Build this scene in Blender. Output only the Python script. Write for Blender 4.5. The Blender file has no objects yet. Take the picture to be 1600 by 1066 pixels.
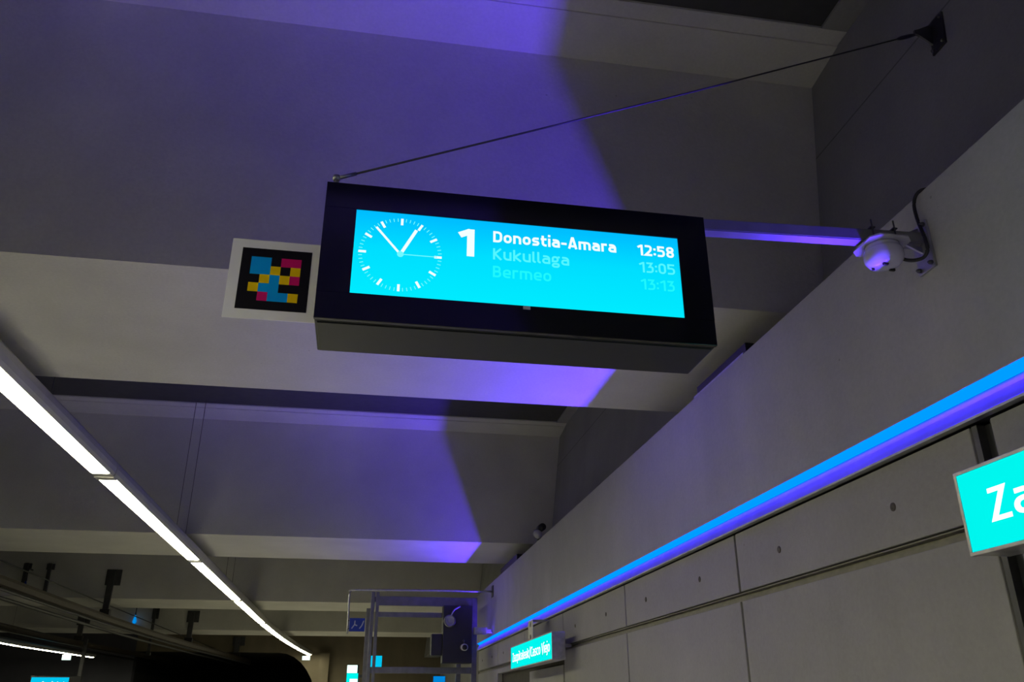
import bpy, bmesh, math, random
from mathutils import Vector, Matrix

# ------------------------------------------------------------------ camera, world, exposure, large lights
sc = bpy.context.scene
COL = sc.collection
sc.view_settings.view_transform = 'Standard'
sc.view_settings.look = 'None'
sc.view_settings.gamma = 1.0
sc.view_settings.use_curve_mapping = False
sc.view_settings.exposure = 0.0

CAM_R = ((0.98519494, -0.17143044, -0.00159325),      # right
         (0.06762678, 0.39715114, -0.91525821),       # down
         (0.15753588, 0.90160001, 0.40286458))        # forward
cam = bpy.data.cameras.new('camera')
cam.sensor_width = 36.0
cam.lens = 1305.1 / 1600 * 36.0
cam.clip_start = 0.05
cam_o = bpy.data.objects.new('camera', cam)
r, d, f = CAM_R
cam_o.matrix_world = Matrix(((r[0], -d[0], -f[0], 0.0), (r[1], -d[1], -f[1], 0.0),
                             (r[2], -d[2], -f[2], 1.6), (0, 0, 0, 1)))
COL.objects.link(cam_o)
sc.camera = cam_o

w = bpy.data.worlds.new('station_dark')
w.use_nodes = True
w.node_tree.nodes['Background'].inputs[0].default_value = (0.05, 0.05, 0.055, 1)
w.node_tree.nodes['Background'].inputs[1].default_value = 0.0
sc.world = w
sc.cycles.max_bounces = 8
sc.cycles.diffuse_bounces = 5
sc.cycles.sample_clamp_indirect = 6.0

TUBE_STRENGTH = 31.0            # fluorescent tubes
LED_POWER = 530.0               # blue wall washer inside the recess
LED_COLOR = (0.085, 0.026, 1.0)


def led_line(name, x, z, y0, y1, nx, nz, width, power, spread=100):
    """long thin lamp in the light recess"""
    L = bpy.data.lights.new(name, 'AREA')
    L.shape = 'RECTANGLE'
    L.size = y1 - y0
    L.size_y = width
    L.energy = power
    L.color = LED_COLOR
    L.spread = math.radians(spread)
    o = bpy.data.objects.new(name, L)
    n = Vector((nx, 0, nz)).normalized()
    za = -n
    xa = Vector((0, 1, 0))
    ya = za.cross(xa)
    o.matrix_world = Matrix(((xa.x, ya.x, za.x, x), (xa.y, ya.y, za.y, (y0 + y1) / 2),
                             (xa.z, ya.z, za.z, z), (0, 0, 0, 1)))
    COL.objects.link(o)
    return o


led_line('led_row_light', 2.5150, 2.822, -4.0, 18.6, -0.32, 1.0, 0.0024, LED_POWER, 118)
led_line('tray_fill_light', 2.5100, 2.852, -4.0, 18.6, 0.02, -1.0, 0.006, 42.0, 110).data.color = (0.05, 0.010, 1.0)  # added lamp aimed down to brighten the reflector tray


# ------------------------------------------------------------------ materials
def new_mat(name):
    m = bpy.data.materials.new(name)
    m.use_nodes = True
    nt = m.node_tree
    return m, nt, nt.nodes['Principled BSDF']


def mat(name, col, rough=0.6, metal=0.0, spec=0.5, noise=0.0, nscale=8.0, bump=0.0, bscale=40.0, alpha=None):
    m, nt, b = new_mat(name)
    b.inputs['Roughness'].default_value = rough
    b.inputs['Metallic'].default_value = metal
    b.inputs['Specular IOR Level'].default_value = spec
    tc = nt.nodes.new('ShaderNodeTexCoord')
    n = nt.nodes.new('ShaderNodeTexNoise')
    n.inputs['Scale'].default_value = nscale
    n.inputs['Detail'].default_value = 6
    nt.links.new(tc.outputs['Object'], n.inputs['Vector'])
    ramp = nt.nodes.new('ShaderNodeValToRGB')
    ramp.color_ramp.elements[0].position = 0.3
    ramp.color_ramp.elements[1].position = 0.7
    lo = [c * (1 - noise) for c in col]
    hi = [min(1, c * (1 + noise)) for c in col]
    ramp.color_ramp.elements[0].color = (*lo, 1)
    ramp.color_ramp.elements[1].color = (*hi, 1)
    nt.links.new(n.outputs['Fac'], ramp.inputs[0])
    nt.links.new(ramp.outputs[0], b.inputs['Base Color'])
    if bump:
        n2 = nt.nodes.new('ShaderNodeTexNoise')
        n2.inputs['Scale'].default_value = bscale
        n2.inputs['Detail'].default_value = 5
        nt.links.new(tc.outputs['Object'], n2.inputs['Vector'])
        bp = nt.nodes.new('ShaderNodeBump')
        bp.inputs['Strength'].default_value = bump
        bp.inputs['Distance'].default_value = 0.02
        nt.links.new(n2.outputs['Fac'], bp.inputs['Height'])
        nt.links.new(bp.outputs[0], b.inputs['Normal'])
    return m


def emis(name, col, strength=1.0):
    m = bpy.data.materials.new(name)
    m.use_nodes = True
    nt = m.node_tree
    nt.nodes.clear()
    out = nt.nodes.new('ShaderNodeOutputMaterial')
    e = nt.nodes.new('ShaderNodeEmission')
    e.inputs[0].default_value = (*col, 1)
    e.inputs[1].default_value = strength
    nt.links.new(e.outputs[0], out.inputs[0])
    return m


def concrete(name, col, streak=0.0, joint_z=None):
    """formwork concrete: cloudy tone, fine grain, faint vertical wash marks, pin holes"""
    m, nt, b = new_mat(name)
    b.inputs['Roughness'].default_value = 0.85
    b.inputs['Specular IOR Level'].default_value = 0.25
    L = nt.links.new
    tc = nt.nodes.new('ShaderNodeTexCoord')
    n1 = nt.nodes.new('ShaderNodeTexNoise')
    n1.inputs['Scale'].default_value = 0.9
    n1.inputs['Detail'].default_value = 7
    n1.inputs['Roughness'].default_value = 0.6
    L(tc.outputs['Object'], n1.inputs['Vector'])
    n2 = nt.nodes.new('ShaderNodeTexNoise')
    n2.inputs['Scale'].default_value = 45
    n2.inputs['Detail'].default_value = 4
    L(tc.outputs['Object'], n2.inputs['Vector'])
    mp = nt.nodes.new('ShaderNodeMapping')
    mp.inputs['Scale'].default_value = (1.3, 1.3, 0.2)
    L(tc.outputs['Object'], mp.inputs['Vector'])
    n3 = nt.nodes.new('ShaderNodeTexNoise')
    n3.inputs['Scale'].default_value = 2.0
    n3.inputs['Detail'].default_value = 5
    L(mp.outputs[0], n3.inputs['Vector'])

    def rng(src, a, bb, lo, hi):
        r_ = nt.nodes.new('ShaderNodeMapRange')
        r_.inputs['From Min'].default_value = a
        r_.inputs['From Max'].default_value = bb
        r_.inputs['To Min'].default_value = lo
        r_.inputs['To Max'].default_value = hi
        L(src, r_.inputs['Value'])
        return r_.outputs[0]

    def mul(a, b_):
        k = nt.nodes.new('ShaderNodeMath')
        k.operation = 'MULTIPLY'
        L(a, k.inputs[0])
        L(b_, k.inputs[1])
        return k.outputs[0]
    v = mul(rng(n1.outputs['Fac'], 0.3, 0.7, 0.9, 1.08), rng(n2.outputs['Fac'], 0.25, 0.75, 0.95, 1.05))
    v = mul(v, rng(n3.outputs['Fac'], 0.3, 0.7, 1 - streak, 1 + streak * 0.5))
    vor = nt.nodes.new('ShaderNodeTexVoronoi')
    vor.inputs['Scale'].default_value = 3.2
    L(tc.outputs['Object'], vor.inputs['Vector'])
    v = mul(v, rng(vor.outputs['Distance'], 0.018, 0.03, 0.7, 1.0))
    if joint_z is not None:
        sp = nt.nodes.new('ShaderNodeSeparateXYZ')
        L(tc.outputs['Object'], sp.inputs[0])
        s_ = nt.nodes.new('ShaderNodeMath')
        s_.operation = 'SUBTRACT'
        s_.inputs[1].default_value = joint_z
        L(sp.outputs[2], s_.inputs[0])
        a_ = nt.nodes.new('ShaderNodeMath')
        a_.operation = 'ABSOLUTE'
        L(s_.outputs[0], a_.inputs[0])
        v = mul(v, rng(a_.outputs[0], 0.004, 0.010, 0.55, 1.0))
    mx = nt.nodes.new('ShaderNodeVectorMath')
    mx.operation = 'SCALE'
    mx.inputs[0].default_value = col
    L(v, mx.inputs['Scale'])
    L(mx.outputs[0], b.inputs['Base Color'])
    bp = nt.nodes.new('ShaderNodeBump')
    bp.inputs['Strength'].default_value = 0.15
    bp.inputs['Distance'].default_value = 0.01
    L(n2.outputs['Fac'], bp.inputs['Height'])
    L(bp.outputs[0], b.inputs['Normal'])
    return m


def screen_mat(name):
    """LCD picture: azure at the head of the page fading to cyan at the foot"""
    m = bpy.data.materials.new(name)
    m.use_nodes = True
    nt = m.node_tree
    nt.nodes.clear()
    L = nt.links.new
    out = nt.nodes.new('ShaderNodeOutputMaterial')
    e = nt.nodes.new('ShaderNodeEmission')
    tc = nt.nodes.new('ShaderNodeTexCoord')
    sp = nt.nodes.new('ShaderNodeSeparateXYZ')
    L(tc.outputs['Generated'], sp.inputs[0])
    rp = nt.nodes.new('ShaderNodeValToRGB')
    rp.color_ramp.elements[0].position = 0.0
    rp.color_ramp.elements[0].color = (0.0, 0.83, 1.0, 1)
    rp.color_ramp.elements[1].position = 1.0
    rp.color_ramp.elements[1].color = (0.0, 0.50, 1.0, 1)
    md = rp.color_ramp.elements.new(0.55)
    md.color = (0.0, 0.73, 1.0, 1)
    L(sp.outputs[2], rp.inputs[0])
    L(rp.outputs[0], e.inputs[0])
    L(e.outputs[0], out.inputs[0])
    return m


M = {}
M['concrete_beam'] = concrete('beam_concrete', (0.60, 0.59, 0.555))
M['concrete_wall'] = concrete('wall_concrete', (0.42, 0.42, 0.42), streak=0.05)
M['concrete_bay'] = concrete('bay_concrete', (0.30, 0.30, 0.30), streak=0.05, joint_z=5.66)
M['panel'] = concrete('panel_concrete', (0.375, 0.37, 0.35), streak=0.04)
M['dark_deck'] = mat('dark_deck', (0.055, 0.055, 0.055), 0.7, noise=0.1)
M['floor'] = mat('floor_terrazzo', (0.70, 0.69, 0.66), 0.35, noise=0.12, nscale=60)
M['floor_dark'] = mat('floor_dark_tile', (0.16, 0.155, 0.15), 0.4, noise=0.12, nscale=60)
M['ballast'] = mat('ballast', (0.03, 0.028, 0.025), 0.95, noise=0.3, nscale=30, bump=0.6)
M['dark_void'] = mat('dark_void', (0.012, 0.012, 0.012), 0.9, noise=0.1)
M['end_wall'] = concrete('end_wall_concrete', (0.20, 0.17, 0.12), streak=0.1)
M['far_wall'] = concrete('far_wall_concrete', (0.09, 0.09, 0.11), streak=0.05)
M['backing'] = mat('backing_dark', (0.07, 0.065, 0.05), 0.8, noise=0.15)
M['groove_steel'] = mat('groove_steel', (0.22, 0.21, 0.17), 0.5, metal=0.6, noise=0.15, nscale=14)
M['galv'] = mat('galvanised_steel', (0.45, 0.45, 0.46), 0.38, metal=0.85, noise=0.15, nscale=18)
M['frame_steel'] = mat('frame_steel', (0.20, 0.20, 0.21), 0.4, metal=0.7, noise=0.15)
M['arm_steel'] = mat('arm_steel', (0.26, 0.26, 0.28), 0.36, metal=0.6, noise=0.1)
M['steel_dark'] = mat('dark_steel', (0.10, 0.10, 0.105), 0.45, metal=0.7, noise=0.15)
M['tray'] = mat('reflector_aluminium_led_tint', (0.30, 0.28, 0.52), 0.42, metal=0.45, noise=0.10, nscale=5, bump=0.10, bscale=9)  # blue of the LED light put into the aluminium's base colour
M['black_gloss'] = mat('black_glass', (0.004, 0.004, 0.007), 0.08, spec=0.5, noise=0.05)
M['black_paint'] = mat('black_powder_coat', (0.017, 0.018, 0.019), 0.38, spec=0.30, noise=0.08, nscale=20)
M['rubber'] = mat('black_cable_jacket', (0.012, 0.012, 0.012), 0.5, noise=0.1)
M['bolt'] = mat('anchor_bolt', (0.10, 0.09, 0.075), 0.6, metal=0.4, noise=0.2)
M['fix_body'] = mat('lamp_housing', (0.52, 0.51, 0.50), 0.45, metal=0.2, noise=0.05)
M['white_plastic'] = mat('white_plastic', (0.50, 0.50, 0.50), 0.18, spec=0.6, noise=0.05)
M['pale_plastic'] = mat('clear_grey_plastic', (0.40, 0.40, 0.40), 0.3, spec=0.6, noise=0.05)
M['slot'] = mat('dark_slot', (0.01, 0.01, 0.015), 0.6)
M['tag_white'] = mat('tag_white_board', (0.86, 0.85, 0.88), 0.5, spec=0.2, noise=0.03)
M['tag_black'] = mat('tag_black', (0.006, 0.005, 0.009), 0.5, spec=0.15, noise=0.05)
M['tag_blue'] = mat('tag_blue', (0.0, 0.40, 1.0), 0.5, spec=0.1, noise=0.02)
M['tag_yellow'] = mat('tag_yellow', (1.0, 0.66, 0.0), 0.5, spec=0.1, noise=0.02)
M['tag_magenta'] = mat('tag_magenta', (0.72, 0.008, 0.17), 0.5, spec=0.1, noise=0.02)
M['catenary'] = mat('catenary_bronze', (0.05, 0.04, 0.03), 0.5, metal=0.4, noise=0.2)
M['sticker'] = mat('grey_sticker', (0.42, 0.42, 0.52), 0.5, noise=0.1)
M['pictogram_blue'] = mat('pictogram_blue', (0.004, 0.03, 0.28), 0.4, noise=0.03)
M['pictogram_white'] = mat('pictogram_white', (0.40, 0.42, 0.55), 0.5)
M['equip'] = mat('equipment_dark', (0.018, 0.018, 0.022), 0.5, noise=0.15)
M['tube'] = emis('tube_light', (1.0, 0.955, 0.66), TUBE_STRENGTH)
M['led_face'] = emis('led_diffuser', (0.0, 0.2, 1.0), 1.7)
M['screen'] = screen_mat('lcd_picture')
M['txt_white'] = emis('text_white', (0.90, 1.0, 1.0), 1.0)
M['txt_mid'] = emis('text_aqua', (0.09, 0.93, 1.0), 1.0)
M['txt_low'] = emis('text_faint_aqua', (0.015, 0.93, 0.98), 1.0)
M['second'] = emis('second_hand_aqua', (0.16, 0.95, 1.0), 1.0)
M['sign_cyan'] = emis('sign_cyan_face', (0.0, 0.92, 0.86), 1.0)
M['sign_white'] = emis('sign_white_letters', (0.95, 1.0, 1.0), 1.2)
M['exit_white'] = emis('exit_sign_face', (0.75, 1.0, 0.9), 1.6)
M['small_blue'] = emis('small_blue_screen', (0.0, 0.25, 0.75), 0.9)
M['cyan_screen'] = emis('small_cyan_screen', (0.0, 0.55, 0.85), 1.0)


# ------------------------------------------------------------------ mesh helpers
def link(name, bm, m, parent=None, smooth=False):
    me = bpy.data.meshes.new(name)
    bmesh.ops.recalc_face_normals(bm, faces=bm.faces)
    bm.to_mesh(me)
    bm.free()
    me.materials.append(m)
    if smooth:
        for p in me.polygons:
            p.use_smooth = True
    o = bpy.data.objects.new(name, me)
    COL.objects.link(o)
    if parent is not None:
        o.parent = parent
        o.matrix_parent_inverse = Matrix.Identity(4)
        root = parent
        off = Vector()
        while root is not None:
            off += root.location
            root = root.parent
        o.location = -off          # every mesh is written in world coordinates
    return o


def thing(name, label, cat, loc, group=None):
    o = bpy.data.objects.new(name, None)
    o.empty_display_size = 0.1
    COL.objects.link(o)
    o.location = loc
    return tag(o, label, cat, group)


def tag(o, label, cat, group=None):
    o['label'] = label
    o['category'] = cat
    if group:
        o['group'] = group
    return o


def struct(o):
    o['kind'] = 'structure'
    return o


def add_box(bm, x0, x1, y0, y1, z0, z1, bevel=0.0):
    t = bmesh.new()
    vs = [t.verts.new((x, y, z)) for x in (x0, x1) for y in (y0, y1) for z in (z0, z1)]
    for q in ((0, 1, 3, 2), (4, 6, 7, 5), (0, 4, 5, 1), (2, 3, 7, 6), (0, 2, 6, 4), (1, 5, 7, 3)):
        t.faces.new([vs[i] for i in q])
    if bevel:
        bmesh.ops.bevel(t, geom=t.edges[:], offset=bevel, segments=2, affect='EDGES', profile=0.5)
    me = bpy.data.meshes.new('t')
    t.to_mesh(me)
    t.free()
    bm.from_mesh(me)
    bpy.data.meshes.remove(me)


def box(name, x0, x1, y0, y1, z0, z1, m, parent=None, bevel=0.0):
    bm = bmesh.new()
    add_box(bm, x0, x1, y0, y1, z0, z1, bevel)
    return link(name, bm, m, parent)


def add_prism(bm, pts, axis, a, b):
    """close 2-D outline extruded along an axis: 'x' -> pts are (y,z); 'y' -> (x,z); 'z' -> (x,y)"""
    def P(p, t):
        if axis == 'x':
            return (t, p[0], p[1])
        if axis == 'y':
            return (p[0], t, p[1])
        return (p[0], p[1], t)
    A = [bm.verts.new(P(p, a)) for p in pts]
    B = [bm.verts.new(P(p, b)) for p in pts]
    bm.faces.new(A)
    bm.faces.new(B[::-1])
    n = len(pts)
    for i in range(n):
        bm.faces.new((A[i], B[i], B[(i + 1) % n], A[(i + 1) % n]))


def prism(name, pts, axis, a, b, m, parent=None):
    bm = bmesh.new()
    add_prism(bm, pts, axis, a, b)
    return link(name, bm, m, parent)


def add_tube(bm, pts, rad, seg=10):
    pts = [Vector(p) for p in pts]
    rings = []
    up = Vector((0, 0, 1))
    for i, p in enumerate(pts):
        t = (pts[min(i + 1, len(pts) - 1)] - pts[max(i - 1, 0)]).normalized()
        a = up if abs(t.dot(up)) < 0.95 else Vector((1, 0, 0))
        u = t.cross(a).normalized()
        v = t.cross(u).normalized()
        rr = rad[i] if isinstance(rad, (list, tuple)) else rad
        rings.append([bm.verts.new(p + (u * math.cos(2 * math.pi * k / seg) + v * math.sin(2 * math.pi * k / seg)) * rr)
                      for k in range(seg)])
    for i in range(len(rings) - 1):
        for k in range(seg):
            bm.faces.new((rings[i][k], rings[i][(k + 1) % seg], rings[i + 1][(k + 1) % seg], rings[i + 1][k]))
    bm.faces.new(rings[0][::-1])
    bm.faces.new(rings[-1])


def tube(name, pts, rad, m, parent=None, seg=10):
    bm = bmesh.new()
    add_tube(bm, pts, rad, seg)
    return link(name, bm, m, parent, smooth=True)


def smooth_path(pts, n=6):
    P = [Vector(p) for p in pts]
    out = []
    for i in range(len(P) - 1):
        p0, p1, p2, p3 = P[max(i - 1, 0)], P[i], P[i + 1], P[min(i + 2, len(P) - 1)]
        for k in range(n):
            t = k / n
            out.append(0.5 * ((2 * p1) + (p2 - p0) * t + (2 * p0 - 5 * p1 + 4 * p2 - p3) * t * t
                              + (-p0 + 3 * p1 - 3 * p2 + p3) * t ** 3))
    out.append(P[-1])
    return out


def add_beam(bm, a, b, wid, hei):
    """rectangular bar from a to b; wid across, hei upright"""
    a, b = Vector(a), Vector(b)
    t = (b - a).normalized()
    ref = Vector((0, 0, 1)) if abs(t.z) < 0.9 else Vector((1, 0, 0))
    u = t.cross(ref).normalized()
    v = u.cross(t).normalized()
    vs = []
    for p in (a, b):
        for s, q in ((-1, -1), (1, -1), (1, 1), (-1, 1)):
            vs.append(bm.verts.new(p + u * s * wid / 2 + v * q * hei / 2))
    for q in ((0, 1, 2, 3), (7, 6, 5, 4), (0, 4, 5, 1), (1, 5, 6, 2), (2, 6, 7, 3), (3, 7, 4, 0)):
        bm.faces.new([vs[i] for i in q])


def beam(name, a, b, wid, hei, m, parent=None):
    bm = bmesh.new()
    add_beam(bm, a, b, wid, hei)
    return link(name, bm, m, parent)


def add_lathe(bm, prof, c, seg=28, axis='z'):
    c = Vector(c)
    rings = []
    for rr, h in prof:
        ring = []
        for k in range(seg):
            a = 2 * math.pi * k / seg
            q = (rr * math.cos(a), rr * math.sin(a), h)
            if axis == 'x':
                q = (h, q[0], q[1])
            elif axis == 'y':
                q = (q[0], h, q[1])
            ring.append(bm.verts.new(c + Vector(q)))
        rings.append(ring)
    for i in range(len(rings) - 1):
        for k in range(seg):
            bm.faces.new((rings[i][k], rings[i][(k + 1) % seg], rings[i + 1][(k + 1) % seg], rings[i + 1][k]))
    bm.faces.new(rings[0])
    bm.faces.new(rings[-1])


# ------------------------------------------------------------------ stroke lettering
def round_path(pts, closed=False, n=5):
    """pts are (x, y[, r]); corners with r become arcs"""
    out = []
    N = len(pts)
    for i, p in enumerate(pts):
        rr = p[2] if len(p) > 2 else 0
        if rr <= 0 or (not closed and i in (0, N - 1)):
            out.append((p[0], p[1]))
            continue
        a = Vector(pts[i - 1][:2])
        b = Vector(p[:2])
        c = Vector(pts[(i + 1) % N][:2])
        d1, d2 = (a - b), (c - b)
        rr = min(rr, d1.length * 0.5 if (closed or i - 1 != 0) else d1.length * 0.95,
                 d2.length * 0.5 if (closed or i + 1 != N - 1) else d2.length * 0.95)
        s, e = b + d1.normalized() * rr, b + d2.normalized() * rr
        for k in range(n + 1):
            t = k / n
            q = s * (1 - t) ** 2 + b * (2 * t * (1 - t)) * 0.86 + b * 0 + e * t ** 2
            q += ((s + e) * 0.5) * (2 * t * (1 - t)) * 0.14
            out.append((q.x, q.y))
    return out


def stroke_quads(pts, wdt, closed=False):
    P = [Vector(p) for p in pts]
    Q = [P[0]]
    for p in P[1:]:
        if (p - Q[-1]).length > 1e-5:
            Q.append(p)
    P = Q
    if closed and (P[0] - P[-1]).length < 1e-5:
        P.pop()
    n = len(P)
    Lf, Rt = [], []
    for i in range(n):
        if closed:
            a, c = P[i - 1], P[(i + 1) % n]
        else:
            a, c = P[max(i - 1, 0)], P[min(i + 1, n - 1)]
        b = P[i]
        d1 = (b - a).normalized() if (b - a).length > 1e-6 else (c - b).normalized()
        d2 = (c - b).normalized() if (c - b).length > 1e-6 else d1
        n1, n2 = Vector((-d1.y, d1.x)), Vector((-d2.y, d2.x))
        mm = n1 + n2
        if mm.length < 1e-3:
            mm = n1
        mm.normalize()
        k = 1 / max(0.35, mm.dot(n1))
        Lf.append(b + mm * wdt / 2 * k)
        Rt.append(b - mm * wdt / 2 * k)
    out = []
    for i in range(n if closed else n - 1):
        j = (i + 1) % n
        out.append((Lf[i], Rt[i], Rt[j], Lf[j]))
    return out


def glyph(ch, s):
    """(advance width, [(points, closed)]) for cap height 1, x height .75, stroke s"""
    h = s / 2
    X = 0.75
    R = 0.23
    W = 0.60 + (s - 0.15) * 0.6
    O = lambda w_, y0, y1, r_=R: ([(h, y0 + h, r_), (w_ - h, y0 + h, r_), (w_ - h, y1 - h, r_), (h, y1 - h, r_)], True)
    dot = lambda x, y: ([(x, y - h), (x, y + h)], False)
    G = {
        'D': (W + .07, [([(h, h), (W + .07 - h, h, .3), (W + .07 - h, 1 - h, .3), (h, 1 - h)], True)]),
        'K': (W + .05, [([(h, 0), (h, 1)], False), ([(W - .02, 1), (h + .06, .52), (W + .01, 0)], False)]),
        'B': (W + .02, [([(h, .5), (W - .03 - h, .5, .17), (W - .03 - h, 1 - h, .17), (h, 1 - h)], True),
                        ([(h, h), (W + .02 - h, h, .2), (W + .02 - h, .52, .2), (h, .52)], True)]),
        'A': (W + .10, [([(h * .9, 0), ((W + .1) / 2 - h * .35, 1 - h * .1), ((W + .1) / 2 + h * .35, 1 - h * .1), (W + .1 - h * .9, 0)], False),
                        ([(.14, .24), (W - .04, .24)], False)]),
        'Z': (W - .06, [([(.03, 1 - h), (W - h - .10, 1 - h), (h + .01, h), (W - .06, h)], False)]),
        'C': (W, [([(W, 1 - h), (h, 1 - h, .28), (h, h, .28), (W, h)], False)]),
        'V': (W + .06, [([(h * .9, 1), ((W + .06) / 2, h * .6), (W + .06 - h * .9, 1)], False)]),
        'o': (W, [O(W, 0, X)]),
        'n': (W, [([(h, 0), (h, X)], False), ([(h, X - h), (W - h, X - h, R), (W - h, 0)], False)]),
        'm': (W * 1.55, [([(h, 0), (h, X)], False), ([(h, X - h), (W * .775, X - h, .16), (W * .775, 0)], False),
                         ([(W * .775 - .1, X - h), (W * 1.55 - h, X - h, R), (W * 1.55 - h, 0)], False)]),
        's': (W - .06, [([(W - .10, X - h), (h, X - h, .17), (h, X / 2, .17), (W - .06 - h, X / 2, .17),
                          (W - .06 - h, h, .17), (.03, h)], False)]),
        't': (W - .16, [([(.16, .97), (.16, h, .2), (W - .17, h)], False), ([(0, X - h), (W - .17, X - h)], False)]),
        'i': (s, [([(h, 0), (h, X)], False), dot(h, 1.0)]),
        'j': (s, [([(h, X), (h, -.2, .15), (-.16, -.2)], False), dot(h, 1.0)]),
        'l': (s + .10, [([(h, 1), (h, h, .14), (s + .10, h)], False)]),
        'a': (W, [([(.07, X - h), (W - h, X - h, R), (W - h, 0)], False),
                  ([(W - h, .44), (h, .44, .17), (h, h, .17), (W - h, h)], False)]),
        'r': (W - .17, [([(h, 0), (h, X)], False), ([(h, X - h), (W - .17, X - h)], False)]),
        'u': (W, [([(h, X), (h, h, R), (W - h, h)], False), ([(W - h, X), (W - h, 0)], False)]),
        'k': (W, [([(h, 0), (h, 1)], False), ([(W - .04, X), (h + .06, .37), (W - .02, 0)], False)]),
        'g': (W, [([(h, .20 + h), (W - .08 - h, .20 + h, .16), (W - .08 - h, X - h, .16), (h, X - h, .16)], True),
                  ([(W - .14, X - h), (W + .02, X - h)], False),
                  ([(h, -.28 + h, .14), (W - h, -.28 + h, .14), (W - h, .06, .14), (h, .06, .14)], True)]),
        'e': (W, [([(h, .36), (W - h, .36), (W - h, X - h, R), (h, X - h, R), (h, h, R), (W - .05, h)], False)]),
        'z': (W - .04, [([(.03, X - h), (W - .06 - h, X - h), (h, h), (W - .04, h)], False)]),
        'p': (W, [([(h, -.27), (h, X)], False), O(W, 0, X)]),
        'c': (W - .05, [([(W - .06, X - h), (h, X - h, R), (h, h, R), (W - .06, h)], False)]),
        '-': (.42, [([(0, .40), (.42, .40)], False)]),
        '/': (.46, [([(.05, -.12), (.41, 1.08)], False)]),
        ' ': (.18, []),
        ':': (s, [dot(h, .20), dot(h, .66)]),
        '1': (.44, [([(.44 - h, 0), (.44 - h, 1)], False), ([(.03, .76), (.44 - h, 1 - h * .72)], False)]),
        '2': (W, [([(.05, 1 - h), (W - h, 1 - h, .22), (W - h, .55, .2), (h, h), (W, h)], False)]),
        '3': (W, [([(.04, 1 - h), (W - .06 - h, 1 - h), (.27, .57), (W - h, .57, .2), (W - h, h, .2), (.02, h)], False)]),
        '5': (W, [([(W - .03, 1 - h), (h + .01, 1 - h), (h + .01, .58), (W - h, .58, .2), (W - h, h, .2), (.02, h)], False)]),
        '8': (W, [O(W, 0, .58, .19), O(W - .0, .5 - h * .4, 1, .19)]),
        '0': (W, [O(W, 0, 1, .26)]),
    }
    return G[ch]


def text_quads(txt, s, gap):
    x = 0
    out = []
    for ch in txt:
        wd, strokes = glyph(ch, s)
        for pts, closed in strokes:
            for q in stroke_quads(round_path(pts, closed), s, closed):
                out.append([(p.x + x, p.y) for p in q])
        x += wd + gap
    return out, x - gap


def text_mesh(name, txt, s, gap, origin, xdir, height, m, parent, width=None, depth=0.0015, normal=(0, -1, 0)):
    """letters standing in the upright plane through origin; origin = lower left of the baseline"""
    quads, tw = text_quads(txt, s, gap)
    kx = (width / tw) if width else height
    o = Vector(origin)
    xd = Vector(xdir)
    nn = Vector(normal)
    bm = bmesh.new()
    for q in quads:
        fr = [bm.verts.new(o + xd * p[0] * kx + Vector((0, 0, p[1] * height)) + nn * depth) for p in q]
        bk = [bm.verts.new(v.co - nn * depth) for v in fr]
        bm.faces.new(fr)
        for i in range(4):
            bm.faces.new((fr[i], bk[i], bk[(i + 1) % 4], fr[(i + 1) % 4]))
    return link(name, bm, m, parent)


# ------------------------------------------------------------------ the setting
XW = 2.5                      # face of the right-hand platform wall
WT = 3.85                     # top of that wall
SOF = 4.245                   # underside of the ceiling beams
XL = -16.0                    # far wall beyond both tracks
YE = 43.0                     # end wall with the tunnel mouth
YB = -22.0
CZ = 6.47                     # concrete flanges
DZ = 6.50                     # dark metal deck between the flanges

struct(box('floor', -3.7, 3.3, YB, YE, -0.3, 0.0, M['floor']))
struct(box('floor_opposite', XL, -11.4, YB, YE, -0.3, 0.0, M['floor_dark']))
struct(box('floor_trackbed', -11.4, -3.7, YB, YE + 16, -1.5, -1.2, M['ballast']))
struct(prism('wall_platform_edge', [(-3.75, -1.2), (-3.7, -1.2), (-3.7, -.3), (-3.75, -.3)], 'y', YB, YE, M['far_wall']))
struct(box('wall_left', XL - 0.3, XL, YB, YE, -1.5, DZ + .1, M['far_wall']))
struct(box('wall_back', XL, 4.0, YB - 0.3, YB, -1.5, DZ + .1, M['far_wall']))

# ceiling beams: deep webs with a haunched flange on both sides
beam_front = [5.08 + 9.495 * k for k in range(-2, 4)]
BW = 2.27
LEVEL = [6.47, 6.47, 6.47, 6.30, 6.30, 6.30, 6.30]      # flange level of the bay in front of each beam
for k, y in enumerate(beam_front):
    ca, cb = LEVEL[k], LEVEL[k + 1]
    prof = [(y, SOF), (y + BW, SOF), (y + BW, cb - .10), (y + BW + .45, cb), (y + BW + .64, cb), (y + BW + .64, cb + .08),
            (y + 1.1, 6.60), (y - .56, ca + .08),
            (y - .56, ca + .015), (y - .42, ca), (y - .42, ca - .012), (y, ca - .075)]
    struct(prism('ceiling_beam', prof, 'x', XL, 3.62, M['concrete_beam']))
for k in range(len(beam_front) + 1):
    y0 = beam_front[k - 1] + BW + .62 if k else YB
    y1 = beam_front[k] - .54 if k < len(beam_front) else YE
    c = LEVEL[k]
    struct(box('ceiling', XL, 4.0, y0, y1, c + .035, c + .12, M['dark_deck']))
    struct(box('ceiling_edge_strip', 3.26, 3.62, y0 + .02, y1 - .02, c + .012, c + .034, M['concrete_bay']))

# wall behind the bays leans outwards a little
struct(prism('wall_right_bay', [(3.19, WT), (3.47, CZ), (3.49, DZ), (3.9, DZ), (3.9, WT)], 'y', YB, YE, M['concrete_bay']))
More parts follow.
